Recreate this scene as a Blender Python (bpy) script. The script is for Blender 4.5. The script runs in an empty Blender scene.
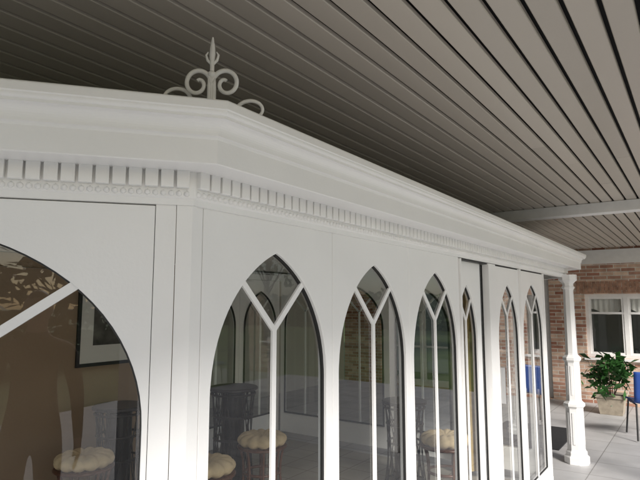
import bpy, bmesh, math, random
from mathutils import Vector, Matrix
random.seed(7)
scene = bpy.context.scene
scene.view_settings.view_transform = 'Standard'
scene.view_settings.look = 'None'
scene.view_settings.exposure = 0
EYE = 1.65

# ------------------------------------------------------------------ materials
def new_mat(name, color, rough=0.5, metal=0.0, noise=0.0, nscale=8.0, bump=0.0, bscale=60.0, spec=None):
    m = bpy.data.materials.new(name); m.use_nodes = True
    nt = m.node_tree; b = nt.nodes['Principled BSDF']
    b.inputs['Base Color'].default_value = (*color, 1)
    b.inputs['Roughness'].default_value = rough
    b.inputs['Metallic'].default_value = metal
    if spec is not None: b.inputs['Specular IOR Level'].default_value = spec
    tc = nt.nodes.new('ShaderNodeTexCoord')
    if noise > 0:
        n = nt.nodes.new('ShaderNodeTexNoise'); n.inputs['Scale'].default_value = nscale
        n.inputs['Detail'].default_value = 6
        nt.links.new(tc.outputs['Object'], n.inputs['Vector'])
        r = nt.nodes.new('ShaderNodeValToRGB')
        r.color_ramp.elements[0].position = 0.3; r.color_ramp.elements[1].position = 0.7
        r.color_ramp.elements[0].color = (*[c*(1-noise) for c in color], 1)
        r.color_ramp.elements[1].color = (*[min(1, c*(1+noise*0.6)) for c in color], 1)
        nt.links.new(n.outputs['Fac'], r.inputs['Fac'])
        nt.links.new(r.outputs['Color'], b.inputs['Base Color'])
    if bump > 0:
        n2 = nt.nodes.new('ShaderNodeTexNoise'); n2.inputs['Scale'].default_value = bscale
        n2.inputs['Detail'].default_value = 4
        nt.links.new(tc.outputs['Object'], n2.inputs['Vector'])
        bp = nt.nodes.new('ShaderNodeBump'); bp.inputs['Strength'].default_value = bump
        bp.inputs['Distance'].default_value = 0.01
        nt.links.new(n2.outputs['Fac'], bp.inputs['Height'])
        nt.links.new(bp.outputs['Normal'], b.inputs['Normal'])
    return m

M_white = new_mat('white_paint', (0.86, 0.852, 0.835), 0.34, noise=0.03, nscale=3, bump=0.06, bscale=90)
M_white2 = new_mat('white_metal', (0.80, 0.79, 0.77), 0.45, noise=0.06, nscale=10)
M_black = new_mat('black_gasket', (0.02, 0.02, 0.02), 0.5)
M_dark = new_mat('dark_void', (0.01, 0.01, 0.01), 0.9)
M_tan = new_mat('tan_plaster', (0.38, 0.27, 0.185), 0.85, noise=0.06, nscale=2, bump=0.1)
M_plaster = new_mat('grey_plaster', (0.50, 0.475, 0.43), 0.85, noise=0.06, nscale=1.5, bump=0.1)
M_inceil = new_mat('inner_ceiling', (0.72, 0.70, 0.66), 0.8)
M_rattan = new_mat('dark_rattan', (0.022, 0.015, 0.012), 0.35, noise=0.3, nscale=30)
M_bamboo = new_mat('brown_cane', (0.13, 0.05, 0.025), 0.35, noise=0.3, nscale=30)
M_cush = new_mat('cream_cushion', (0.70, 0.54, 0.33), 0.9, noise=0.12, nscale=20, bump=0.2)
M_leaf = new_mat('plant_leaf', (0.035, 0.12, 0.025), 0.45, noise=0.5, nscale=6)
M_leaf2 = new_mat('tree_leaf', (0.07, 0.13, 0.03), 0.6, noise=0.5, nscale=1.5)
M_bark = new_mat('bark', (0.09, 0.065, 0.045), 0.9, noise=0.3, nscale=12, bump=0.5, bscale=20)
M_grass = new_mat('grass', (0.09, 0.135, 0.03), 0.9, noise=0.4, nscale=1.2, bump=0.4)
M_pot = new_mat('pot_stone', (0.36, 0.31, 0.24), 0.8, noise=0.2, nscale=15, bump=0.2)
M_soil = new_mat('soil', (0.03, 0.022, 0.016), 0.95, noise=0.3)
M_blue = new_mat('blue_plastic', (0.02, 0.07, 0.30), 0.4)
M_mat = new_mat('rubber_mat', (0.02, 0.02, 0.022), 0.85, noise=0.3, nscale=40)
M_paper = new_mat('picture_mount', (0.82, 0.80, 0.76), 0.8)
M_art = new_mat('picture_art', (0.14, 0.13, 0.12), 0.7, noise=0.7, nscale=7)
M_rooft = new_mat('dark_roof', (0.06, 0.055, 0.05), 0.9, noise=0.2)
M_steel = new_mat('steel', (0.5, 0.5, 0.5), 0.3, metal=1)
M_curtain = new_mat('ochre_curtain', (0.50, 0.36, 0.16), 0.9, noise=0.1)
M_jacket = new_mat('jacket_cloth', (0.07, 0.035, 0.03), 0.9, noise=0.2)
M_trouser = new_mat('trouser_cloth', (0.025, 0.028, 0.04), 0.9, noise=0.2)
M_skin = new_mat('skin', (0.50, 0.30, 0.22), 0.55)
M_hair = new_mat('hair', (0.03, 0.02, 0.015), 0.6)

def glass_mat(name='window_glass', boost=1.75, tint=(0.92, 0.94, 0.93)):
    m = bpy.data.materials.new(name); m.use_nodes = True; nt = m.node_tree
    nt.nodes.clear()
    out = nt.nodes.new('ShaderNodeOutputMaterial'); mix = nt.nodes.new('ShaderNodeMixShader')
    tr = nt.nodes.new('ShaderNodeBsdfTransparent'); tr.inputs[0].default_value = (*tint, 1)
    gl = nt.nodes.new('ShaderNodeBsdfGlossy'); gl.inputs['Roughness'].default_value = 0.01
    gl.inputs['Color'].default_value = (0.9, 0.9, 0.9, 1)
    geo = nt.nodes.new('ShaderNodeNewGeometry')
    dot = nt.nodes.new('ShaderNodeVectorMath'); dot.operation = 'DOT_PRODUCT'
    nt.links.new(geo.outputs['Incoming'], dot.inputs[0]); nt.links.new(geo.outputs['Normal'], dot.inputs[1])
    def mth(op, a, b=None):
        n = nt.nodes.new('ShaderNodeMath'); n.operation = op
        for i, v in enumerate((a, b)):
            if v is None: continue
            if isinstance(v, (int, float)): n.inputs[i].default_value = v
            else: nt.links.new(v, n.inputs[i])
        return n.outputs[0]
    c = mth('ABSOLUTE', dot.outputs['Value'])
    p = mth('POWER', mth('SUBTRACT', 1.0, c), 5.0)
    f = mth('MULTIPLY', mth('ADD', mth('MULTIPLY', p, .96), .04), boost)
    f = mth('MINIMUM', f, .95)
    nt.links.new(f, mix.inputs[0])
    nt.links.new(tr.outputs[0], mix.inputs[1]); nt.links.new(gl.outputs[0], mix.inputs[2])
    nt.links.new(mix.outputs[0], out.inputs[0])
    return m
M_glass = glass_mat()

def slat_mat():
    col = (0.49, 0.44, 0.375)
    m = new_mat('ceiling_slat_metal', col, 0.36, bump=0.02, bscale=8)
    nt = m.node_tree; b = nt.nodes['Principled BSDF']
    geo = nt.nodes.new('ShaderNodeNewGeometry')
    r = nt.nodes.new('ShaderNodeMapRange'); r.inputs['To Min'].default_value = 0.86; r.inputs['To Max'].default_value = 1.08
    nt.links.new(geo.outputs['Random Per Island'], r.inputs['Value'])
    mx = nt.nodes.new('ShaderNodeMix'); mx.data_type = 'RGBA'; mx.blend_type = 'MULTIPLY'
    mx.inputs['Factor'].default_value = 1
    mx.inputs['A'].default_value = (*col, 1)
    nt.links.new(r.outputs[0], mx.inputs['B']); nt.links.new(mx.outputs['Result'], b.inputs['Base Color'])
    return m
M_slat = slat_mat()

def brick_mat(axis='x'):
    m = bpy.data.materials.new('brick_'+axis); m.use_nodes = True; nt = m.node_tree
    b = nt.nodes['Principled BSDF']; b.inputs['Roughness'].default_value = 0.9
    tc = nt.nodes.new('ShaderNodeTexCoord'); sp = nt.nodes.new('ShaderNodeSeparateXYZ'); cb = nt.nodes.new('ShaderNodeCombineXYZ')
    nt.links.new(tc.outputs['Object'], sp.inputs[0])
    nt.links.new(sp.outputs[0 if axis == 'x' else 1], cb.inputs[0]); nt.links.new(sp.outputs[2], cb.inputs[1])
    br = nt.nodes.new('ShaderNodeTexBrick')
    br.inputs['Scale'].default_value = 1; br.inputs['Brick Width'].default_value = 0.21
    br.inputs['Row Height'].default_value = 0.0625; br.inputs['Mortar Size'].default_value = 0.007
    br.inputs['Mortar Smooth'].default_value = 0.2; br.inputs['Bias'].default_value = 0.0
    br.inputs['Color1'].default_value = (0.30, 0.13, 0.085, 1); br.inputs['Color2'].default_value = (0.62, 0.46, 0.35, 1)
    br.inputs['Mortar'].default_value = (0.57, 0.53, 0.47, 1)
    nt.links.new(cb.outputs[0], br.inputs['Vector'])
    n = nt.nodes.new('ShaderNodeTexNoise'); n.inputs['Scale'].default_value = 9; n.inputs['Detail'].default_value = 8
    nt.links.new(cb.outputs[0], n.inputs['Vector'])
    mr = nt.nodes.new('ShaderNodeMapRange'); mr.inputs['To Min'].default_value = 0.5; mr.inputs['To Max'].default_value = 1.6
    nt.links.new(n.outputs['Fac'], mr.inputs['Value'])
    mx = nt.nodes.new('ShaderNodeMix'); mx.data_type = 'RGBA'; mx.blend_type = 'MULTIPLY'; mx.inputs['Factor'].default_value = 1
    nt.links.new(br.outputs['Color'], mx.inputs['A']); nt.links.new(mr.outputs[0], mx.inputs['B'])
    nt.links.new(mx.outputs['Result'], b.inputs['Base Color'])
    bp = nt.nodes.new('ShaderNodeBump'); bp.inputs['Strength'].default_value = 0.6; bp.inputs['Distance'].default_value = 0.01
    bp.invert = True
    nt.links.new(br.outputs['Fac'], bp.inputs['Height']); nt.links.new(bp.outputs['Normal'], b.inputs['Normal'])
    return m
M_brick = brick_mat('x')

def paving_mat(name, c1, c2, mortar, size, rough=0.6):
    m = bpy.data.materials.new(name); m.use_nodes = True; nt = m.node_tree
    b = nt.nodes['Principled BSDF']; b.inputs['Roughness'].default_value = rough
    tc = nt.nodes.new('ShaderNodeTexCoord')
    br = nt.nodes.new('ShaderNodeTexBrick'); br.offset = 0.0
    br.inputs['Scale'].default_value = 1; br.inputs['Brick Width'].default_value = size
    br.inputs['Row Height'].default_value = size; br.inputs['Mortar Size'].default_value = 0.005
    br.inputs['Color1'].default_value = (*c1, 1); br.inputs['Color2'].default_value = (*c2, 1)
    br.inputs['Mortar'].default_value = (*mortar, 1)
    nt.links.new(tc.outputs['Object'], br.inputs['Vector'])
    n = nt.nodes.new('ShaderNodeTexNoise'); n.inputs['Scale'].default_value = 3; n.inputs['Detail'].default_value = 8
    nt.links.new(tc.outputs['Object'], n.inputs['Vector'])
    mr = nt.nodes.new('ShaderNodeMapRange'); mr.inputs['To Min'].default_value = 0.7; mr.inputs['To Max'].default_value = 1.25
    nt.links.new(n.outputs['Fac'], mr.inputs['Value'])
    mx = nt.nodes.new('ShaderNodeMix'); mx.data_type = 'RGBA'; mx.blend_type = 'MULTIPLY'; mx.inputs['Factor'].default_value = 1
    nt.links.new(br.outputs['Color'], mx.inputs['A']); nt.links.new(mr.outputs[0], mx.inputs['B'])
    nt.links.new(mx.outputs['Result'], b.inputs['Base Color'])
    return m
M_pave = paving_mat('paving', (0.42, 0.415, 0.41), (0.48, 0.47, 0.46), (0.24, 0.23, 0.22), 0.5, 0.5)
M_infloor = paving_mat('inner_floor', (0.30, 0.27, 0.23), (0.34, 0.31, 0.26), (0.15, 0.13, 0.1), 0.3, 0.4)

# ------------------------------------------------------------------ helpers
def empty(name, loc=(0, 0, 0)):
    e = bpy.data.objects.new(name, None); scene.collection.objects.link(e); e.location = loc
    e.empty_display_size = 0.1
    return e
def link(name, me, mat, parent=None, smooth=False):
    o = bpy.data.objects.new(name, me); scene.collection.objects.link(o)
    if mat: me.materials.append(mat)
    if smooth:
        for p in me.polygons: p.use_smooth = True
    if parent:
        o.parent = parent
        o.matrix_parent_inverse = Matrix.Translation(parent.location).inverted()
    return o
def from_bm(name, bm, mat, parent=None, smooth=False):
    bmesh.ops.recalc_face_normals(bm, faces=bm.faces)
    me = bpy.data.meshes.new(name); bm.to_mesh(me); bm.free()
    return link(name, me, mat, parent, smooth)
def add_box(bm, x0, x1, y0, y1, z0, z1):
    vs = [bm.verts.new((x, y, z)) for z in (z0, z1) for x, y in ((x0, y0), (x1, y0), (x1, y1), (x0, y1))]
    for f in ((0, 3, 2, 1), (4, 5, 6, 7), (0, 1, 5, 4), (1, 2, 6, 5), (2, 3, 7, 6), (3, 0, 4, 7)):
        bm.faces.new([vs[i] for i in f])
def box(name, x0, x1, y0, y1, z0, z1, mat, parent=None, bevel=0.0):
    bm = bmesh.new(); add_box(bm, x0, x1, y0, y1, z0, z1)
    o = from_bm(name, bm, mat, parent)
    if bevel > 0:
        md = o.modifiers.new('bev', 'BEVEL'); md.width = bevel; md.segments = 2
    return o
def obox(bm, P, d, n, s0, s1, p0, p1, z0, z1):
    """box in a wall frame: s along d, p along outward normal n"""
    vs = []
    for z in (z0, z1):
        for s, p in ((s0, p0), (s1, p0), (s1, p1), (s0, p1)):
            v = P + d*s + n*p; vs.append(bm.verts.new((v.x, v.y, z)))
    for f in ((0, 3, 2, 1), (4, 5, 6, 7), (0, 1, 5, 4), (1, 2, 6, 5), (2, 3, 7, 6), (3, 0, 4, 7)):
        bm.faces.new([vs[i] for i in f])
def tube(name, pts, r, mat, parent=None, cyclic=False, radii=None):
    cu = bpy.data.curves.new(name, 'CURVE'); cu.dimensions = '3D'; cu.bevel_depth = r; cu.bevel_resolution = 3
    sp = cu.splines.new('POLY'); sp.points.add(len(pts)-1)
    for i, p in enumerate(pts):
        sp.points[i].co = (*p, 1)
        if radii: sp.points[i].radius = radii[i]
    sp.use_cyclic_u = cyclic; cu.use_fill_caps = True
    cu.materials.append(mat)
    o = bpy.data.objects.new(name, cu); scene.collection.objects.link(o)
    if parent:
        o.parent = parent; o.matrix_parent_inverse = Matrix.Translation(parent.location).inverted()
    return o
def lathe(name, prof, n, mat, parent=None, loc=(0, 0), rot=0.0, smooth=False, flute=None):
    bm = bmesh.new(); rings = []
    for r, z in prof:
        ring = []
        for i in range(n):
            a = 2*math.pi*i/n + rot
            ring.append(bm.verts.new((loc[0]+r*math.cos(a), loc[1]+r*math.sin(a), z)))
        rings.append(ring)
    for k in range(len(rings)-1):
        for i in range(n):
            bm.faces.new((rings[k][i], rings[k][(i+1) % n], rings[k+1][(i+1) % n], rings[k+1][i]))
    bm.faces.new(rings[0][::-1]); bm.faces.new(rings[-1])
    return from_bm(name, bm, mat, parent, smooth)

# ------------------------------------------------------------------ pavilion
pav = empty('garden_pavilion')
V = lambda x, y: Vector((x, y, 0))
C0 = V(-1.215, 1.077); dL = Vector((-0.6367, -0.771, 0)).normalized()
C1 = C0 + dL*1.2
W2 = -4.4
C3 = V(W2, 1.077); C2 = V(W2-(C1.x-C0.x), C1.y)
D1 = V(-1.215, 6.48); D2 = V(C1.x, 6.48+(1.077-C1.y)); D3 = V(C2.x, D2.y); D4 = V(W2, 6.48)
poly = [C0, D1, D2, D3, D4, C3, C2, C1]    # counter-clockwise => outward is right-hand side
def out_n(a, b):
    d = (b-a).normalized(); return Vector((d.y, -d.x, 0))
def offset_poly(p):
    res = []
    N = len(poly)
    for i in range(N):
        n1 = out_n(poly[i-1], poly[i]); n2 = out_n(poly[i], poly[(i+1) % N])
        m = (n1+n2).normalized(); res.append(poly[i] + m*(p/m.dot(n1)))
    return res
# cornice profile (projection, height above eye)
prof = [(-0.03, .288), (.012, .288), (.012, .306), (.016, .309), (.018, .312), (.018, .386), (.148, .386), (.150, .378), (.158, .378), (.1605, .3805),
        (.1605, .446), (.163, .452), (.170, .455), (.170, .463)]
for k in range(1, 8):
    a = math.pi/2*k/7
    prof.append((.170+.028*(1-math.cos(a)), .463+.030*math.sin(a)))
prof += [(.205, .4935), (.205, .501)]
for k in range(1, 6):
    a = math.pi/2*k/5
    prof.append((.205+.010*math.sin(a), .501+.012*(1-math.cos(a))))
prof += [(.218, .516), (.218, .537), (.215, .541), (.10, .5415), (-0.03, .5415)]
bm = bmesh.new(); cols = []
rings = []
for p, h in prof:
    rings.append([bm.verts.new((v.x, v.y, EYE+h)) for v in offset_poly(p)])
for k in range(len(rings)-1):
    N = len(poly)
    for i in range(N):
        bm.faces.new((rings[k][i], rings[k][(i+1) % N], rings[k+1][(i+1) % N], rings[k+1][i]))
from_bm('cornice', bm, M_white, pav)
# dentils with a small bead row below
bm = bmesh.new(); bm2 = bmesh.new()
N = len(poly)
for i in range(N):
    a, b = poly[i], poly[(i+1) % N]; d = (b-a).normalized(); n = out_n(a, b); L = (b-a).length
    pitch = .044; cnt = int((L+0.03)/pitch); st = (L-(cnt-1)*pitch)/2
    for k in range(cnt):
        s = st+k*pitch + random.uniform(-.0008, .0008)
        obox(bm, a, d, n, s-.0182, s+.0182, .016, .037, EYE+.336, EYE+.3875)
    pitch = .022; cnt = int((L+0.01)/pitch); st = (L-(cnt-1)*pitch)/2
    for k in range(cnt):
        s = st+k*pitch
        c = a+d*s+n*.018
        mt = Matrix.Translation((c.x, c.y, EYE+.321)) @ Matrix.Diagonal((.0098, .0098, .010, 1))
        bmesh.ops.create_icosphere(bm2, subdivisions=1, radius=1, matrix=mt)
o = from_bm('dentil_blocks', bm, M_white, pav)
md = o.modifiers.new('bev', 'BEVEL'); md.width = .0025; md.segments = 2
from_bm('bead_moulding', bm2, M_white, pav, True)
# roof slab and inner ceiling
def poly_sheet(name, pts, z, mat, parent):
    bm = bmesh.new(); bm.faces.new([bm.verts.new((v.x, v.y, z)) for v in pts]); return from_bm(name, bm, mat, parent)
poly_sheet('roof_top', offset_poly(-.025), EYE+.538, M_white, pav)
poly_sheet('inner_ceiling', offset_poly(-.025), EYE+.405, M_inceil, pav)
poly_sheet('inner_floor', [v for v in (C0, V(-1.215, 5.38), V(W2, 5.38), C3, C2, C1)], .014, M_infloor, pav)

def arch_curve(a, spring, r, k, n=18):
    pts = []
    for i in range(n+1):
        t = i/n; d = a*(1-math.cos(t*math.pi/2))
        pts.append((-a+d, spring+k*math.sqrt(max(0, 2*r*d-d*d))))
    return pts   # left half from springing to apex
def arch_panel(P, d, n, s0, s1, a, spring, r, k, joint, slope, zb=.34, z1=EYE+.36, z0=.10, p=0.0, mat=M_white,
               bar=.022, th=.014, center=None, glass=True, name='arched_panel', gask=.005):
    c = (s0+s1)/2 if center is None else center
    half = arch_curve(a, spring, r, k)
    arc = half + [(-x, h) for x, h in half[::-1][1:]]
    def W(s, z, pp):
        v = P + d*(c+s) + n*(p+pp); return (v.x, v.y, z)
    bm = bmesh.new()
    def q(c4):
        vs = [bm.verts.new(W(x, z, 0)) for x, z in c4]; return bm.faces.new(vs)
    L0, L1 = s0-c, s1-c
    for x0, x1 in ((L0, -a), (a, L1)):
        for za, zc in ((z0, zb), (zb, spring), (spring, z1)): q(((x0, za), (x1, za), (x1, zc), (x0, zc)))
    q(((-a, z0), (a, z0), (a, zb), (-a, zb)))
    for i in range(len(arc)-1):
        (xa, ha), (xb, hb) = arc[i], arc[i+1]
        q(((xa, ha), (xb, hb), (xb, z1), (xa, z1)))
    bmesh.ops.remove_doubles(bm, verts=bm.verts, dist=1e-5)
    r_ = bmesh.ops.extrude_face_region(bm, geom=bm.faces[:])
    vv = [e for e in r_['geom'] if isinstance(e, bmesh.types.BMVert)]
    bmesh.ops.translate(bm, verts=vv, vec=-n*th)
    o = from_bm(name, bm, mat, pav)
    md = o.modifiers.new('bev', 'BEVEL'); md.width = .0015; md.segments = 1; md.limit_method = 'ANGLE'; md.angle_limit = math.radians(50)
    # gasket ring
    loop = [(-a, zb)] + arc + [(a, zb)]
    def sc(pt, e):
        x, z = pt; fx = (a+e)/a
        zz = z + e*(1 if z >= spring+1e-6 else (-1 if z <= zb+1e-6 else 0))
        return (x*fx, zz)
    bm = bmesh.new()
    m = len(loop)
    oo = [bm.verts.new(W(*sc(t, .012), -th-.001)) for t in loop]
    ii = [bm.verts.new(W(*sc(t, -gask), -th-.001)) for t in loop]
    for i in range(m):
        j = (i+1) % m; bm.faces.new((oo[i], oo[j], ii[j], ii[i]))
    r_ = bmesh.ops.extrude_face_region(bm, geom=bm.faces[:])
    vv = [e for e in r_['geom'] if isinstance(e, bmesh.types.BMVert)]
    bmesh.ops.translate(bm, verts=vv, vec=-n*.012)
    from_bm('window_gasket', bm, M_black, pav)
    if glass:
        bm = bmesh.new(); bm.faces.new([bm.verts.new(W(*sc(t, .004), -th-.006)) for t in loop])
        from_bm('window_glass', bm, M_glass, pav)
    # tracery
    def arch_h(x): 
        dd = a-abs(x); return spring+k*math.sqrt(max(0, 2*r*dd-dd*dd))
    x = 0
    while x < a and joint+slope*x < arch_h(x): x += .002
    e = (x+.004, joint+slope*(x+.004))
    bm = bmesh.new()
    def bar_seg(p0, p1, w, pa, pb):
        v = Vector((p1[0]-p0[0], p1[1]-p0[1])).normalized(); nn = Vector((-v.y, v.x))*w/2
        cs = [(p0[0]+nn.x, p0[1]+nn.y), (p0[0]-nn.x, p0[1]-nn.y), (p1[0]-nn.x, p1[1]-nn.y), (p1[0]+nn.x, p1[1]+nn.y)]
        A = [bm.verts.new(W(cx, cz, pa)) for cx, cz in cs]; B = [bm.verts.new(W(cx, cz, pb)) for cx, cz in cs]
        bm.faces.new(A); bm.faces.new(B[::-1])
        for i in range(4):
            j = (i+1) % 4; bm.faces.new((A[i], B[i], B[j], A[j]))
    bar_seg((0, zb-.005), (0, joint+.004), bar, -th-.004, -th+.005)
    bar_seg((0, joint-.006), e, bar*.95, -th-.004, -th+.0045)
    bar_seg((0, joint-.006), (-e[0], e[1]), bar*.95, -th-.004, -th+.0040)
    from_bm('tracery_bars', bm, mat, pav)

nR = Vector((1, 0, 0)); dR = Vector((0, 1, 0)); nL = out_n(C1, C0)
O = V(-1.215, 0)
# long side: three fixed panels
for i, cy in enumerate((1.475, 2.18, 2.885)):
    arch_panel(O, dR, nR, cy-.3512, cy+.3512, .308, EYE-.276, .490, 1.0, EYE-.083, .96, center=cy)
# door leaves
arch_panel(O, dR, nR, 3.262, 3.72, .185, EYE-.25, .42, 1.08, EYE-.10, 1.3, center=3.455, p=-.030, z1=EYE+.31, bar=.018, name='sliding_door_leaf')
arch_panel(O, dR, nR, 3.935, 4.54, .268, EYE-.276, .45, 1.03, EYE-.083, .98, p=.012, z1=EYE+.275, bar=.018, zb=.2, name='sliding_door_leaf')
arch_panel(O, dR, nR, 4.575, 5.365, .335, EYE-.276, .492, .96, EYE-.083, .9, center=4.97, p=.012, z1=EYE+.275, bar=.02, zb=.2, name='sliding_door_leaf')
bm = bmesh.new()
for s0, s1, p0, p1 in ((3.2405, 3.259, -.06, .012), (3.780, 3.932, -.05, .014), (4.543, 4.556, -.05, .03), (5.367, 5.41, -.06, .016)):
    obox(bm, O, dR, nR, s0, s1, p0, p1, .02, EYE+.284)
obox(bm, O, dR, nR, 3.2405, 5.41, -.06, -.036, EYE+.286, EYE+.36)
from_bm('door_jambs', bm, M_white, pav)
bm = bmesh.new()
for s0, s1, p0, p1 in ((3.721, 3.736, -.045, -.031), (3.772, 3.779, -.045, -.031), (4.557, 4.572, -.05, .02)):
    obox(bm, O, dR, nR, s0, s1, p0, p1, .02, EYE+.274)
obox(bm, O, dR, nR, 3.262, 5.365, -.034, .004, EYE+.277, EYE+.285)
from_bm('door_seals', bm, M_black, pav)
bm = bmesh.new()
obox(bm, O, dR, nR, 3.737, 3.771, -.040, -.036, .04, EYE+.274)
from_bm('door_side_glass', bm, M_glass, pav)
bm = bmesh.new()
obox(bm, O, dR, nR, 3.97, 3.982, .013, .045, EYE-.7, EYE-.45)
from_bm('door_handle', bm, M_steel, pav)
# base sill
bm = bmesh.new()
obox(bm, O, dR, nR, 1.10, 5.41, -.06, .018, .006, .098)
obox(bm, C0, dL, nL, .02, 1.18, -.06, .018, .006, .098)
from_bm('base_sill', bm, M_white, pav)
bm = bmesh.new()
obox(bm, O, dR, nR, 1.081, 1.1215, -.03, -.0015, .02, EYE+.36)
from_bm('corner_stile', bm, M_white, pav)
bm = bmesh.new()
for s in (1.8275, 2.5325):
    obox(bm, O, dR, nR, s-.03, s+.03, -.05, -.031, .1, EYE+.36)
from_bm('seam_backing', bm, M_white, pav)

# facets
def facet(P, d, n, L):
    arch_panel(P, d, n, .104, L-.104, .48, EYE-.337, .65, .844, EYE-.145, .68, bar=.028, center=L/2, z1=EYE+.285)
    bm = bmesh.new()
    obox(bm, P, d, n, .045, .1022, -.03, .001, .02, EYE+.36)
    obox(bm, P, d, n, L-.1022, L-.045, -.03, .001, .02, EYE+.36)
    from_bm('facet_stiles', bm, M_white, pav)
    bm = bmesh.new()
    obox(bm, P, d, n, .09, .112, -.045, -.0305, .02, EYE+.36)
    obox(bm, P, d, n, L-.112, L-.09, -.045, -.0305, .02, EYE+.36)
    from_bm('facet_seams', bm, M_dark, pav)
    bm = bmesh.new()
    obox(bm, P, d, n, .115, L-.115, -.03, -.016, EYE+.25, EYE+.36)
    from_bm('facet_header', bm, M_white, pav)
facet(C0, dL, nL, 1.2)
dB = (C3-C2).normalized(); nB = out_n(C3, C2)
facet(C2, dB, nB, 1.2)
def prism(name, pts, z0, z1, mat, parent):
    bm = bmesh.new()
    A = [bm.verts.new((p.x, p.y, z0)) for p in pts]; B = [bm.verts.new((p.x, p.y, z1)) for p in pts]
    bm.faces.new(A[::-1]); bm.faces.new(B)
    for i in range(len(pts)):
        j = (i+1) % len(pts); bm.faces.new((A[i], A[j], B[j], B[i]))
    return from_bm(name, bm, mat, parent)
mC = offset_poly(.0045)
prism('corner_post', [C0+dL*.043+nL*.0045, C0+dL*.043-nL*.03, V(-1.27, 1.10), V(-1.245, 1.092), V(-1.2105, 1.092), mC[0]], .02, EYE+.30, M_white, pav)
prism('corner_post', [C1-dL*.043-nL*.03, C1-dL*.043+nL*.0045, mC[7], C1+V(-.045, -.0045), C1+V(-.045, .03)], .02, EYE+.30, M_white, pav)
# front (short) side: two arches
Lf = (C1-C2).length; dF = (C2-C1).normalized(); nF = Vector((0, -1, 0))
for k in range(2):
    arch_panel(C1, dF, nF, .05+k*(Lf-.1)/2+.002, .05+(k+1)*(Lf-.1)/2-.002, .34, EYE-.3, .52, .9, EYE-.1, .85)
# back wall: tan plaster then arched glazing
box('back_wall', W2-.08, W2, 1.077, 3.92, .006, EYE+.40, M_tan, pav)
OB = V(W2, 0); nBk = Vector((-1, 0, 0))
for s in (3.925, 4.652):
    arch_panel(OB, dR, nBk, s, s+.723, .28, EYE-.276, .48, .96, EYE-.083, .96, bar=.03)
# end wall with glazing
OE = V(-1.275, 5.38); dE = Vector((-1, 0, 0)); nE = Vector((0, 1, 0))
for k in range(4):
    arch_panel(OE, dE, nE, .02+k*.765, .02+(k+1)*.765-.004, .30, EYE-.276, .492, 1.0, EYE-.083, .96)
# curtain gathered beside the end wall glazing
bm = bmesh.new(); top = []; bot = []
for i in range(61):
    t = i/60; xx = -1.62-.42*t; yy = 5.27+.028*math.sin(t*math.pi*14)
    top.append(bm.verts.new((xx, yy, EYE+.33))); bot.append(bm.verts.new((xx-.02*math.sin(t*9), yy+.01*math.sin(t*31), .06)))
for i in range(60): bm.faces.new((bot[i], bot[i+1], top[i+1], top[i]))
cu_ = empty('ochre_curtain', (-1.8, 5.27, 1)); from_bm('curtain_cloth', bm, M_curtain, cu_, True)

# picture on back wall
pic = empty('framed_picture', (W2+.02, 2.94, 1.44))
bm = bmesh.new()
y0, y1, z0, z1 = 2.65, 3.26, 1.11, 1.776
for a_, b_, c_, d_ in ((y0, y1, z0, z0+.03), (y0, y1, z1-.03, z1), (y0, y0+.03, z0+.03, z1-.03), (y1-.03, y1, z0+.03, z1-.03)):
    add_box(bm, W2+.002, W2+.022, a_, b_, c_, d_)
from_bm('frame', bm, M_black, pic)
box('mount', W2+.003, W2+.016, y0+.03, y1-.03, z0+.03, z1-.03, M_paper, pic)
box('print', W2+.0165, W2+.018, y0+.15, y1-.15, z0+.18, z1-.14, M_art, pic)

# ------------------------------------------------------------------ columns
def column(x, y):
    c = empty('porch_column', (x, y, 0))
    pr = [(.125, .005), (.125, .07), (.105, .09), (.105, .12), (.092, .135), (.088, .15), (.088, .56), (.092, .57), (.108, .585), (.108, .61), (.092, .625),
          (.078, .64), (.076, .66), (.074, 1.03), (.078, 1.04), (.093, 1.06), (.093, 1.085), (.078, 1.10), (.064, 1.115), (.060, 1.13),
          (.052, 1.80), (.056, 1.81), (.066, 1.82), (.066, 1.835), (.056, 1.845), (.056, 1.87), (.075, 1.89), (.095, 1.905), (.095, 1.965)]
    lathe('shaft', pr, 8, M_white, c, (x, y), math.pi/8)
    bm = bmesh.new()
    for i in range(8):
        a = i*math.pi/4; t = Vector((-math.sin(a), math.cos(a), 0)); n = Vector((math.cos(a), math.sin(a), 0))
        P = Vector((x, y, 0))
        obox(bm, P, t, n, -.012, .012, .06, .0868, .2, .52)
        obox(bm, P, t, n, -.009, .009, .05, .0735, .70, 1.0)
    from_bm('ribs', bm, M_white, c)
    return c
column(-1.165, 6.36); column(-2.02, 7.30); column(-3.6, 7.30); column(-4.4, 6.40)

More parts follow.
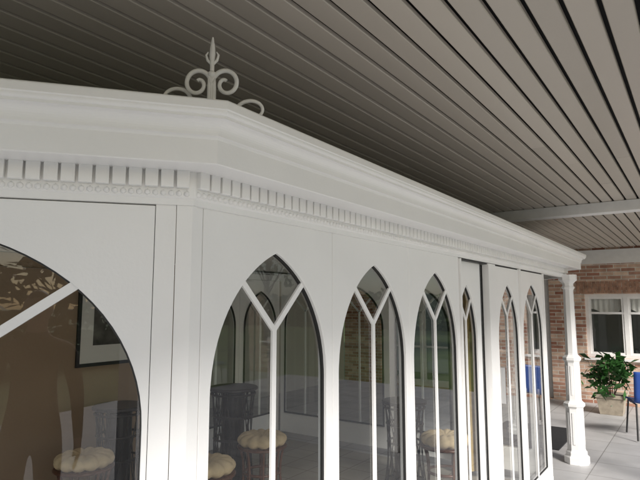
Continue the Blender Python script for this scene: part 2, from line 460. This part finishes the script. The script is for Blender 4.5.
# ------------------------------------------------------------------ finial
fx, fy, fz = -1.131, 1.064, EYE+.5415
fin = empty('roof_finial', (fx, fy, fz))
rd = Vector((.8196, .5729, 0))
def FP(s, h, o=0.0):
    q = Vector((fx, fy, fz)) + rd*s + Vector((-rd.y, rd.x, 0))*o; return (q.x, q.y, q.z+h)
lathe('base', [(.024, fz), (.024, fz+.006), (.012, fz+.014), (.008, fz+.03)], 16, M_white2, fin, (fx, fy), smooth=True)
stem = [(0, .0), (0, .15), (.0, .17), (0, .19), (0, .215), (0, .243)]
tube('spike', [FP(s, h) for s, h in stem], .008, M_white2, fin, radii=[1, .8, .9, 1.15, .9, .3])
lathe('knot', [(.006, fz+.118), (.013, fz+.124), (.013, fz+.132), (.006, fz+.138)], 16, M_white2, fin, (fx, fy), smooth=True)
for sg in (-1, 1):
    pts = []; rad = []
    pts += [FP(sg*.006, .02), FP(sg*.006, .09), FP(sg*.009, .112)]; rad += [1, 1, 1]
    cx, ch = .042, .100
    n = 40
    for i in range(n):
        t = i/(n-1); ang = math.pi - t*math.pi*2.5; r = .033*(1-t)**.7+.008
        pts.append(FP(sg*(cx+r*math.cos(ang)), ch+r*math.sin(ang)*1.1)); rad.append(1-.25*t)
    tube('volute', pts, .0072, M_white2, fin, radii=rad)
    pts = []; rad = []
    lift = .066 if sg < 0 else .028
    for i in range(30):
        t = i/29; ang = math.pi*.95 - t*math.pi*1.35; r = .046*(1-t*.45)
        pts.append(FP(sg*(.115+r*math.cos(ang)), lift+r*math.sin(ang)*.8, .03)); rad.append(1-.3*t)
    pts = [FP(sg*.004, .03), FP(sg*.04, .012), FP(sg*.06, .02, .02)] + pts; rad = [1, 1, 1]+rad
    tube('arm', pts, .0062, M_white2, fin, radii=rad)
    tube('leaf', [FP(sg*.003, .160), FP(sg*.014, .172), FP(sg*.018, .188), FP(sg*.012, .198)], .0042, M_white2, fin, radii=[1, 1, .8, .4])

# ------------------------------------------------------------------ furniture
def circ(x, y, z, r, n=28): return [(x+r*math.cos(2*math.pi*i/n), y+r*math.sin(2*math.pi*i/n), z) for i in range(n)]
def drum_table(x, y, h=.75, r=.2):
    e = empty('rattan_drum_table', (x, y, 0)); z0 = .014
    lathe('top', [(r, h-.03), (r+.012, h-.022), (r+.012, h-.006), (r+.004, h)], 36, M_rattan, e, (x, y))
    for zz, rr in ((z0+.012, r*.92), (h*.5, r*.80), (h*.72, r*.84), (h-.06, r*.95)):
        tube('hoop', circ(x, y, zz, rr), .010, M_rattan, e, cyclic=True)
    n = 14
    for i in range(n):
        a = 2*math.pi*i/n
        for tw in (-1, 1):
            pts = []
            for k in range(9):
                t = k/8; aa = a+tw*t*.75; rr = r*(.92-.5*t*(1-t))
                pts.append((x+rr*math.cos(aa), y+rr*math.sin(aa), z0+.01+t*(h-.06)))
            tube('lattice', pts, .0055, M_rattan, e)
    lathe('inner_drum', [(r*.5, z0+.03), (r*.5, h-.05)], 20, M_rattan, e, (x, y))
    return e
def stool(x, y, h=.5, r=.2, mat=M_bamboo):
    e = empty('cane_stool', (x, y, 0)); z0 = .014; sh = h-.09
    for zz, rr in ((z0+.012, r*.95), (sh*.55, r*.74), (sh, r)): tube('hoop', circ(x, y, zz, rr), .012, mat, e, cyclic=True)
    lathe('seat_board', [(r*.98, sh), (r*.98, sh+.012)], 28, mat, e, (x, y))
    for i in range(8):
        a = 2*math.pi*i/8
        pts = []
        for k in range(9):
            t = k/8; rr = r*(.95-.75*t*(1-t)); pts.append((x+rr*math.cos(a), y+rr*math.sin(a), z0+.01+t*(sh-.01)))
        tube('leg', pts, .011, mat, e)
    bm = bmesh.new(); rings = []
    nt_, npp = 72, 12
    for j in range(npp+1):
        ph = -math.pi/2 + math.pi*j/npp; ring = []
        for i in range(nt_):
            a = 2*math.pi*i/nt_; pf = abs(math.sin(a*6)); puff = 1+.06*pf
            rr = (r*.99)*(max(0, math.cos(ph))**.55)*puff; zz = sh+.055+.047*math.sin(ph)*(1+.45*pf*math.sqrt(max(0, math.cos(ph))))
            if ph > 0: zz -= .025*max(0, 1-rr/(r*.5))
            ring.append(bm.verts.new((x+rr*math.cos(a), y+rr*math.sin(a), zz)))
        rings.append(ring)
    for j in range(npp):
        for i in range(nt_):
            bm.faces.new((rings[j][i], rings[j][(i+1) % nt_], rings[j+1][(i+1) % nt_], rings[j+1][i]))
    bmesh.ops.remove_doubles(bm, verts=bm.verts, dist=1e-4)
    from_bm('cushion', bm, M_cush, e, True)
    return e
drum_table(-3.96, 2.80, .83); stool(-3.76, 2.38, .56)
drum_table(-3.56, 3.71, .90, .21); stool(-3.12, 3.61, .55); stool(-2.94, 2.80, .55)
stool(-1.85, 4.50, .55); drum_table(-2.35, 4.75)

# ------------------------------------------------------------------ canopy
CZ = 2.60
CE = .50; CN = -.8
can = empty('canopy_ceiling')
bm = bmesh.new(); s = .10; x = CE
xs = []
while x > -6.5:
    xs.append(x); x -= s
for i, x in enumerate(xs):
    off = [0, 1.35, .55][i % 3]
    ys = [CN, 3.4+off, 10.24]
    for k in range(2):
        y0, y1 = ys[k]+.0006, ys[k+1]-.0006
        x0, x1 = x-s+.0078, x-.0078
        zt = random.uniform(-.0008, .0008)
        P = [(x0, CZ+.016), (x0+.0012, CZ+.003), (x0+.004, CZ), (x1-.004, CZ), (x1-.0012, CZ+.003), (x1, CZ+.016)]
        A = [bm.verts.new((px, y0, pz+zt)) for px, pz in P]; B = [bm.verts.new((px, y1, pz+zt)) for px, pz in P]
        for q in range(5): bm.faces.new((A[q], A[q+1], B[q+1], B[q]))
from_bm('ceiling_slats', bm, M_slat, can)
box('ceiling_void', -6.5, CE, CN, 10.24, CZ+.03, CZ+.05, M_dark, can)
box('canopy_roof', -6.5, CE+.04, CN-.04, 10.24, CZ+.055, CZ+.20, M_rooft, can)
box('edge_fascia', CE+.005, CE+.04, CN-.04, 10.24, CZ-.03, CZ+.052, M_white2, can)
box('edge_fascia', -6.5, CE+.002, CN-.04, CN-.005, CZ-.03, CZ+.052, M_white2, can)
box('canopy_beam', -6.4, CE, 5.60, 5.75, CZ-.10, CZ-.001, M_white2, can, .004)
for yy in (CN+.1, 5.67):
    box('canopy_post', CE-.10, CE-.01, yy-.05, yy+.05, .006, CZ-.101, M_white2, can, .004)

# ------------------------------------------------------------------ brick building (far)
bh = empty('brick_house')
WY = 10.25
def wall_with_hole(name, x0, x1, z0, z1, holes, y, th, mat, parent):
    xs = sorted({x0, x1, *[h[0] for h in holes], *[h[1] for h in holes]})
    zs = sorted({z0, z1, *[h[2] for h in holes], *[h[3] for h in holes]})
    bm = bmesh.new()
    for i in range(len(xs)-1):
        for j in range(len(zs)-1):
            cx, cz = (xs[i]+xs[i+1])/2, (zs[j]+zs[j+1])/2
            if any(h[0] < cx < h[1] and h[2] < cz < h[3] for h in holes): continue
            bm.faces.new([bm.verts.new(p) for p in ((xs[i], y, zs[j]), (xs[i+1], y, zs[j]), (xs[i+1], y, zs[j+1]), (xs[i], y, zs[j+1]))])
    bmesh.ops.remove_doubles(bm, verts=bm.verts, dist=1e-5)
    r_ = bmesh.ops.extrude_face_region(bm, geom=bm.faces[:])
    vv = [e for e in r_['geom'] if isinstance(e, bmesh.types.BMVert)]
    bmesh.ops.translate(bm, verts=vv, vec=(0, th, 0))
    return from_bm(name, bm, mat, parent)
holes = [(-1.63, .15, .76, 1.82), (-3.5, -2.2, .02, 2.15), (-5.6, -3.75, .02, 2.15)]
BE = .8
wall_with_hole('brick_wall', -6.5, BE, 0, 5.2, holes, WY, .25, M_brick, bh)
box('brick_side', BE-.25, BE, WY+.252, WY+5.8, 0, 5.2, M_plaster, bh)
box('white_fascia', -6.5, CE+.04, WY-.03, WY-.002, 2.33, CZ-.034, M_white2, bh)
box('room_back', -6.4, BE-.26, WY+2.2, WY+2.25, 0, 2.6, M_plaster, bh)
box('roof', -6.7, BE+.3, WY-.3, WY+6, 5.2, 5.5, M_rooft, bh)
def window(x0, x1, z0, z1, nx, y=WY+.07, transom=.72, sill=True, f=.055):
    bm = bmesh.new()
    add_box(bm, x0, x1, y, y+.06, z0, z0+f); add_box(bm, x0, x1, y, y+.06, z1-f, z1)
    add_box(bm, x0, x0+f, y, y+.06, z0+f, z1-f); add_box(bm, x1-f, x1, y, y+.06, z0+f, z1-f)
    w = (x1-x0-2*f)/nx
    for k in range(1, nx):
        xx = x0+f+w*k; add_box(bm, xx-.035, xx+.035, y+.003, y+.057, z0+f, z1-f)
    zt = z0+f+(z1-z0-2*f)*transom
    for k in range(nx):
        a = x0+f+w*k+(.035 if k else 0); b = x0+f+w*(k+1)-(.035 if k < nx-1 else 0)
        add_box(bm, a, b, y+.006, y+.05, zt-.018, zt+.018)
        for (q0, q1, q2, q3) in ((a, b, z0+f, z0+f+.03), (a, b, z1-f-.03, z1-f), (a, a+.03, z0+f+.03, z1-f-.03), (b-.03, b, z0+f+.03, z1-f-.03)):
            add_box(bm, q0, q1, y+.012, y+.045, q2, q3)
    from_bm('window_frame', bm, M_white2, bh)
    bm = bmesh.new()
    bm.faces.new([bm.verts.new(p) for p in ((x0+.01, y+.03, z0+.01), (x1-.01, y+.03, z0+.01), (x1-.01, y+.03, z1-.01), (x0+.01, y+.03, z1-.01))])
    from_bm('window_pane', bm, M_glass, bh)
    if sill: box('window_sill', x0-.04, x1+.04, WY-.05, y-.001, z0-.045, z0-.002, M_white2, bh, .004)
window(-1.63, .15, .76, 1.82, 3)
window(-3.5, -2.2, .02, 2.15, 2, transom=.35, sill=False, f=.09)
window(-5.6, -3.75, .02, 2.15, 2, transom=.35, sill=False, f=.09)
bm = bmesh.new(); top = []; bot = []
for i in range(81):
    t = i/80; xx = -1.57+1.66*t; yy = WY+.22+.012*math.sin(t*math.pi*40)
    top.append(bm.verts.new((xx, yy, 1.80))); bot.append(bm.verts.new((xx, yy, 1.52+.05*math.cos(t*math.pi*6))))
for i in range(80): bm.faces.new((bot[i], bot[i+1], top[i+1], top[i]))
from_bm('window_valance', bm, M_paper, bh, True)
# soldier course lintel
bm = bmesh.new(); xx = -1.75
while xx < .25:
    add_box(bm, xx, xx+.054, WY-.006, WY+.05, 1.835, 2.03); xx += .064
from_bm('soldier_course', bm, new_mat('lintel_brick', (0.38, 0.22, 0.15), .9, noise=.5, nscale=12), bh)
# side building wall to the left
sb = empty('side_building')
box('side_wall', -6.8, -6.51, CN, 10.24, 0, 5.2, M_plaster, sb)

# ------------------------------------------------------------------ ground
box('ground', -150, 150, -150, 150, -.3, -.004, M_grass)
box('terrace_paving', -6.5, 5.6, -5.0, WY-.001, -.2, .004, M_pave)

# ------------------------------------------------------------------ plant, chair, mat
def leaf_cloud(name, pts, size, mat, parent, elong=1.6):
    bm = bmesh.new()
    for p in pts:
        d = Vector((random.gauss(0, 1), random.gauss(0, 1), random.gauss(0, .7))).normalized()
        u = d.cross(Vector((random.random(), random.random(), random.random()+.1))).normalized()
        sz = size*random.uniform(.6, 1.3)
        c = Vector(p); w = u*sz*.35
        vs = [c-d*sz*elong/2, c-d*sz*.1+w+Vector((0, 0, sz*.1)), c+d*sz*elong/2, c-d*sz*.1-w+Vector((0, 0, sz*.1))]
        vs = [bm.verts.new(v) for v in vs]; bm.faces.new(vs[:3]); bm.faces.new((vs[0], vs[2], vs[3]))
    me = bpy.data.meshes.new(name); bm.to_mesh(me); bm.free()
    return link(name, me, mat, parent)
pl = empty('potted_plant', (-1.2, 9.45, 0))
bm = bmesh.new()
def ring4(h, z, cx=-1.2, cy=9.45): return [bm.verts.new((cx+a*h, cy+b*h, z)) for a, b in ((-1, -1), (1, -1), (1, 1), (-1, 1))]
R = [ring4(.15, .006), ring4(.185, .25), ring4(.20, .252), ring4(.20, .30), ring4(.17, .30), ring4(.165, .26)]
for k in range(5):
    for i in range(4): bm.faces.new((R[k][i], R[k][(i+1) % 4], R[k+1][(i+1) % 4], R[k+1][i]))
bm.faces.new(R[0][::-1])
from_bm('planter', bm, M_pot, pl)
box('soil', -1.36, -1.04, 9.29, 9.61, .255, .27, M_soil, pl)
pts = []
for i in range(11):
    a = random.uniform(0, 6.28); rr = random.uniform(.05, .27); hh = random.uniform(.45, .82)
    tip = Vector((-1.2+rr*math.cos(a), 9.45+rr*math.sin(a), hh))
    tube('stem', [(-1.2+.04*math.cos(a), 9.45+.04*math.sin(a), .27), (-1.2+rr*.6*math.cos(a), 9.45+rr*.6*math.sin(a), .27+(hh-.27)*.55), tuple(tip)], .006, M_bark, pl)
    for k in range(30):
        pts.append((tip.x+random.gauss(0, .085), tip.y+random.gauss(0, .085), tip.z+random.gauss(-.07, .09)))
leaf_cloud('foliage', pts, .10, M_leaf, pl)

def chair(x, y, rot, col):
    e = empty('cafe_chair', (x, y, 0)); c, s_ = math.cos(rot), math.sin(rot)
    def T(a, b, z): return (x+a*c-b*s_, y+a*s_+b*c, z)
    bm = bmesh.new()
    n = 10; pr = []
    prof_ = [(-.21, .44), (-.19, .455), (0, .44), (.16, .445), (.20, .47), (.225, .54), (.245, .66), (.26, .80), (.262, .83)]
    for t, z in prof_:
        row = []
        for k in range(n+1):
            w = -.22+.44*k/n; bend = .03*(abs(w)/.22)**2
            row.append(bm.verts.new(T(w, t-(bend if z > .5 else 0), z+(bend*.6 if z < .5 else 0))))
        pr.append(row)
    for a in range(len(pr)-1):
        for k in range(n): bm.faces.new((pr[a][k], pr[a][k+1], pr[a+1][k+1], pr[a+1][k]))
    o = from_bm('shell', bm, col, e, True); md = o.modifiers.new('sol', 'SOLIDIFY'); md.thickness = .012
    for sx in (-1, 1):
        tube('leg_front', [T(sx*.19, -.18, .44), T(sx*.22, -.23, .016)], .011, M_black, e)
        tube('leg_back', [T(sx*.19, .16, .44), T(sx*.22, .25, .016)], .011, M_black, e)
        tube('rail', [T(sx*.19, -.18, .43), T(sx*.19, .16, .43)], .009, M_black, e)
    return e
chair(-.60, 8.0, math.radians(200), M_blue)
chair(-3.0, 9.0, math.radians(20), M_mat)
box('door_mat', -2.35, -1.42, 6.75, 7.95, .006, .02, M_mat, None, .004)

# ------------------------------------------------------------------ onlooker whose reflection shows in the corner window
def person(px, py, face):
    e = empty('standing_person', (px, py, 0))
    Vt = []; Ed = []; Rd = []
    def v(x, y, z, rx, ry=None, par=None):
        Vt.append((x, y, z)); Rd.append((rx, ry if ry else rx))
        if par is not None: Ed.append((par, len(Vt)-1))
        return len(Vt)-1
    pel = v(0, 0, .94, .15, .11)
    bel = v(0, .01, 1.08, .135, .10, pel); che = v(0, .01, 1.26, .155, .11, bel); uch = v(0, 0, 1.38, .12, .085, che)
    nk = v(0, .005, 1.46, .058, None, uch); nk2 = v(0, .015, 1.51, .054, None, nk)
    jaw = v(0, .035, 1.56, .058, .066, nk2); hd_ = v(0, .025, 1.63, .074, .088, jaw); cr = v(0, .01, 1.69, .066, .08, hd_); tp = v(0, .005, 1.735, .035, .045, cr)
    nose = v(0, .122, 1.625, .009, None, hd_)
    for sg in (-1, 1):
        ear = v(sg*.083, .01, 1.63, .010, .016, hd_)
        sh_ = v(sg*.175, 0, 1.385, .062, None, uch)
        elb = v(sg*.235, -.03, 1.11, .044, None, sh_); wr = v(sg*.245, .06, .88, .027, None, elb)
        pa = v(sg*.245, .075, .815, .034, .016, wr)
        for q in range(4):
            ln = (.062, .074, .070, .055)[q]; yy = .055+.016*q
            k1 = v(sg*.247, yy, .775, .0085, None, pa); k2 = v(sg*.240, yy+.006, .775-ln*.5, .008, None, k1); v(sg*.226, yy+.010, .775-ln, .007, None, k2)
        t1 = v(sg*.232, .105, .82, .010, None, pa); v(sg*.222, .125, .785, .009, None, t1)
        hip = v(sg*.09, 0, .86, .095, None, pel); kn = v(sg*.10, .015, .49, .062, None, hip); cf = v(sg*.10, -.015, .34, .058, None, kn)
        an = v(sg*.10, -.01, .09, .042, .045, cf); hl = v(sg*.10, -.03, .05, .04, None, an); v(sg*.12, .15, .04, .04, .032, an)
    me = bpy.data.meshes.new('body_src'); me.from_pydata(Vt, Ed, []); 
    ob = bpy.data.objects.new('body_src', me); scene.collection.objects.link(ob)
    sk = ob.modifiers.new('skin', 'SKIN'); sk.use_smooth_shade = True
    sb_ = ob.modifiers.new('sub', 'SUBSURF'); sb_.levels = 2; sb_.render_levels = 2
    for i, r in enumerate(Rd): me.skin_vertices[0].data[i].radius = r
    me.skin_vertices[0].data[0].use_root = True
    dg = bpy.context.evaluated_depsgraph_get(); dg.update()
    m2 = bpy.data.meshes.new_from_object(ob.evaluated_get(dg)); m2.name = 'body'
    bpy.data.objects.remove(ob)
    m2.materials.clear()
    for m in (M_trouser, M_jacket, M_skin, M_hair, M_black): m2.materials.append(m)
    for p in m2.polygons:
        c = p.center; k = 1
        if abs(c.x) > .19 and c.z < .875: k = 2
        elif c.z < .10: k = 4
        elif c.z < .92: k = 0
        elif c.z > 1.485: k = 3 if (c.z > 1.685 or (c.y < .015 and c.z > 1.56 and abs(c.x) < .08)) else 2
        p.material_index = k; p.use_smooth = True
    b = bpy.data.objects.new('body', m2); scene.collection.objects.link(b); b.parent = e
    e.rotation_euler = (0, 0, face)
    for sg in (-1, 1):
        bm = bmesh.new(); bmesh.ops.create_uvsphere(bm, u_segments=12, v_segments=8, radius=.010, matrix=Matrix.Translation((sg*.031, .106, 1.645)))
        me_ = bpy.data.meshes.new('eye'); bm.to_mesh(me_); bm.free(); me_.materials.append(M_black)
        oe = bpy.data.objects.new('eye', me_); scene.collection.objects.link(oe); oe.parent = e
    bm = bmesh.new(); bmesh.ops.create_uvsphere(bm, u_segments=12, v_segments=8, radius=1, matrix=Matrix.Translation((0, .098, 1.582)) @ Matrix.Diagonal((.022, .008, .006, 1)))
    me_ = bpy.data.meshes.new('mouth'); bm.to_mesh(me_); bm.free(); me_.materials.append(new_mat('lips', (.35, .14, .12), .5))
    om = bpy.data.objects.new('mouth', me_); scene.collection.objects.link(om); om.parent = e
pxy = (-.27, -.74)
tgt = C0+dL*.45
fa = math.atan2(tgt.y-pxy[1], tgt.x-pxy[0])-math.pi/2
person(pxy[0], pxy[1], fa)

# ------------------------------------------------------------------ garden (open side of the terrace)
def tree(x, y, h, r):
    e = empty('garden_tree', (x, y, 0))
    tube('trunk', [(x, y, -.05), (x+.1, y, h*.3), (x, y+.1, h*.75)], .16, M_bark, e, radii=[1.2, .8, .3])
    pts = []
    for i in range(16):
        a = random.uniform(0, 6.28); el = random.uniform(-.3, 1)
        rr = r*random.uniform(.45, .95)
        c = Vector((x+rr*math.cos(a), y+rr*math.sin(a), h*.62+el*r*.8))
        tube('limb', [(x, y, h*random.uniform(.3, .6)), tuple(c)], .04, M_bark, e, radii=[1, .3])
        for k in range(90):
            pts.append((c.x+random.gauss(0, r*.22), c.y+random.gauss(0, r*.22), c.z+random.gauss(0, r*.18)))
    leaf_cloud('crown', pts, .32, M_leaf2, e)
for x, y, h, r in ((12, 17, 6.5, 2.6), (20, 24, 8, 3.4), (22, 8, 8, 3.0), (24, -2, 8, 3), (8, -19, 7.5, 2.8), (1, -18, 8, 3.2), (7, 26, 8, 3.2)):
    tree(x, y, h, r)
hp = []
for i in range(4500):
    t = random.uniform(0, 1); yy = -14+46*t
    hp.append((28+random.uniform(-.6, .6), yy, random.uniform(0, 2.2+.25*math.sin(yy*1.3))))
for i in range(4500):
    xx = random.uniform(-14, 16); hp.append((xx, -11+random.uniform(-.5, .5), random.uniform(0, 2.6+.2*math.sin(xx))))
for i in range(4500):
    xx = random.uniform(1, 28); hp.append((xx, 32+random.uniform(-.6, .6), random.uniform(0, 2.4+.2*math.sin(xx))))
hd = empty('garden_hedge'); leaf_cloud('hedge_leaves', hp, .38, M_leaf2, hd)

# ------------------------------------------------------------------ light
az = math.radians(122); el = math.radians(33)
w = bpy.data.worlds.new('World'); scene.world = w; w.use_nodes = True
nt = w.node_tree; bg = nt.nodes['Background']
sky = nt.nodes.new('ShaderNodeTexSky'); sky.sky_type = 'NISHITA'; sky.sun_disc = False
sky.sun_elevation = el; sky.sun_rotation = az; sky.dust_density = 1.5; sky.air_density = 1.0; sky.ozone_density = 1.0
nt.links.new(sky.outputs[0], bg.inputs[0]); bg.inputs[1].default_value = .15
sl = bpy.data.lights.new('sun', 'SUN'); sl.energy = 5.0; sl.angle = math.radians(14); sl.color = (1, .965, .925)
so = bpy.data.objects.new('sun', sl); scene.collection.objects.link(so)
sd = Vector((math.sin(az)*math.cos(el), math.cos(az)*math.cos(el), math.sin(el)))
so.rotation_euler = (-sd).to_track_quat('-Z', 'Y').to_euler(); so.location = (8, -5, 8)

# ------------------------------------------------------------------ camera
cd = bpy.data.cameras.new('camera'); co = bpy.data.objects.new('camera', cd); scene.collection.objects.link(co)
co.location = (0, 0, EYE); co.rotation_euler = (math.radians(96.76), 0, math.radians(34.95))
cd.sensor_width = 36; cd.lens = 30.4; cd.clip_start = .05; cd.clip_end = 600
scene.camera = co
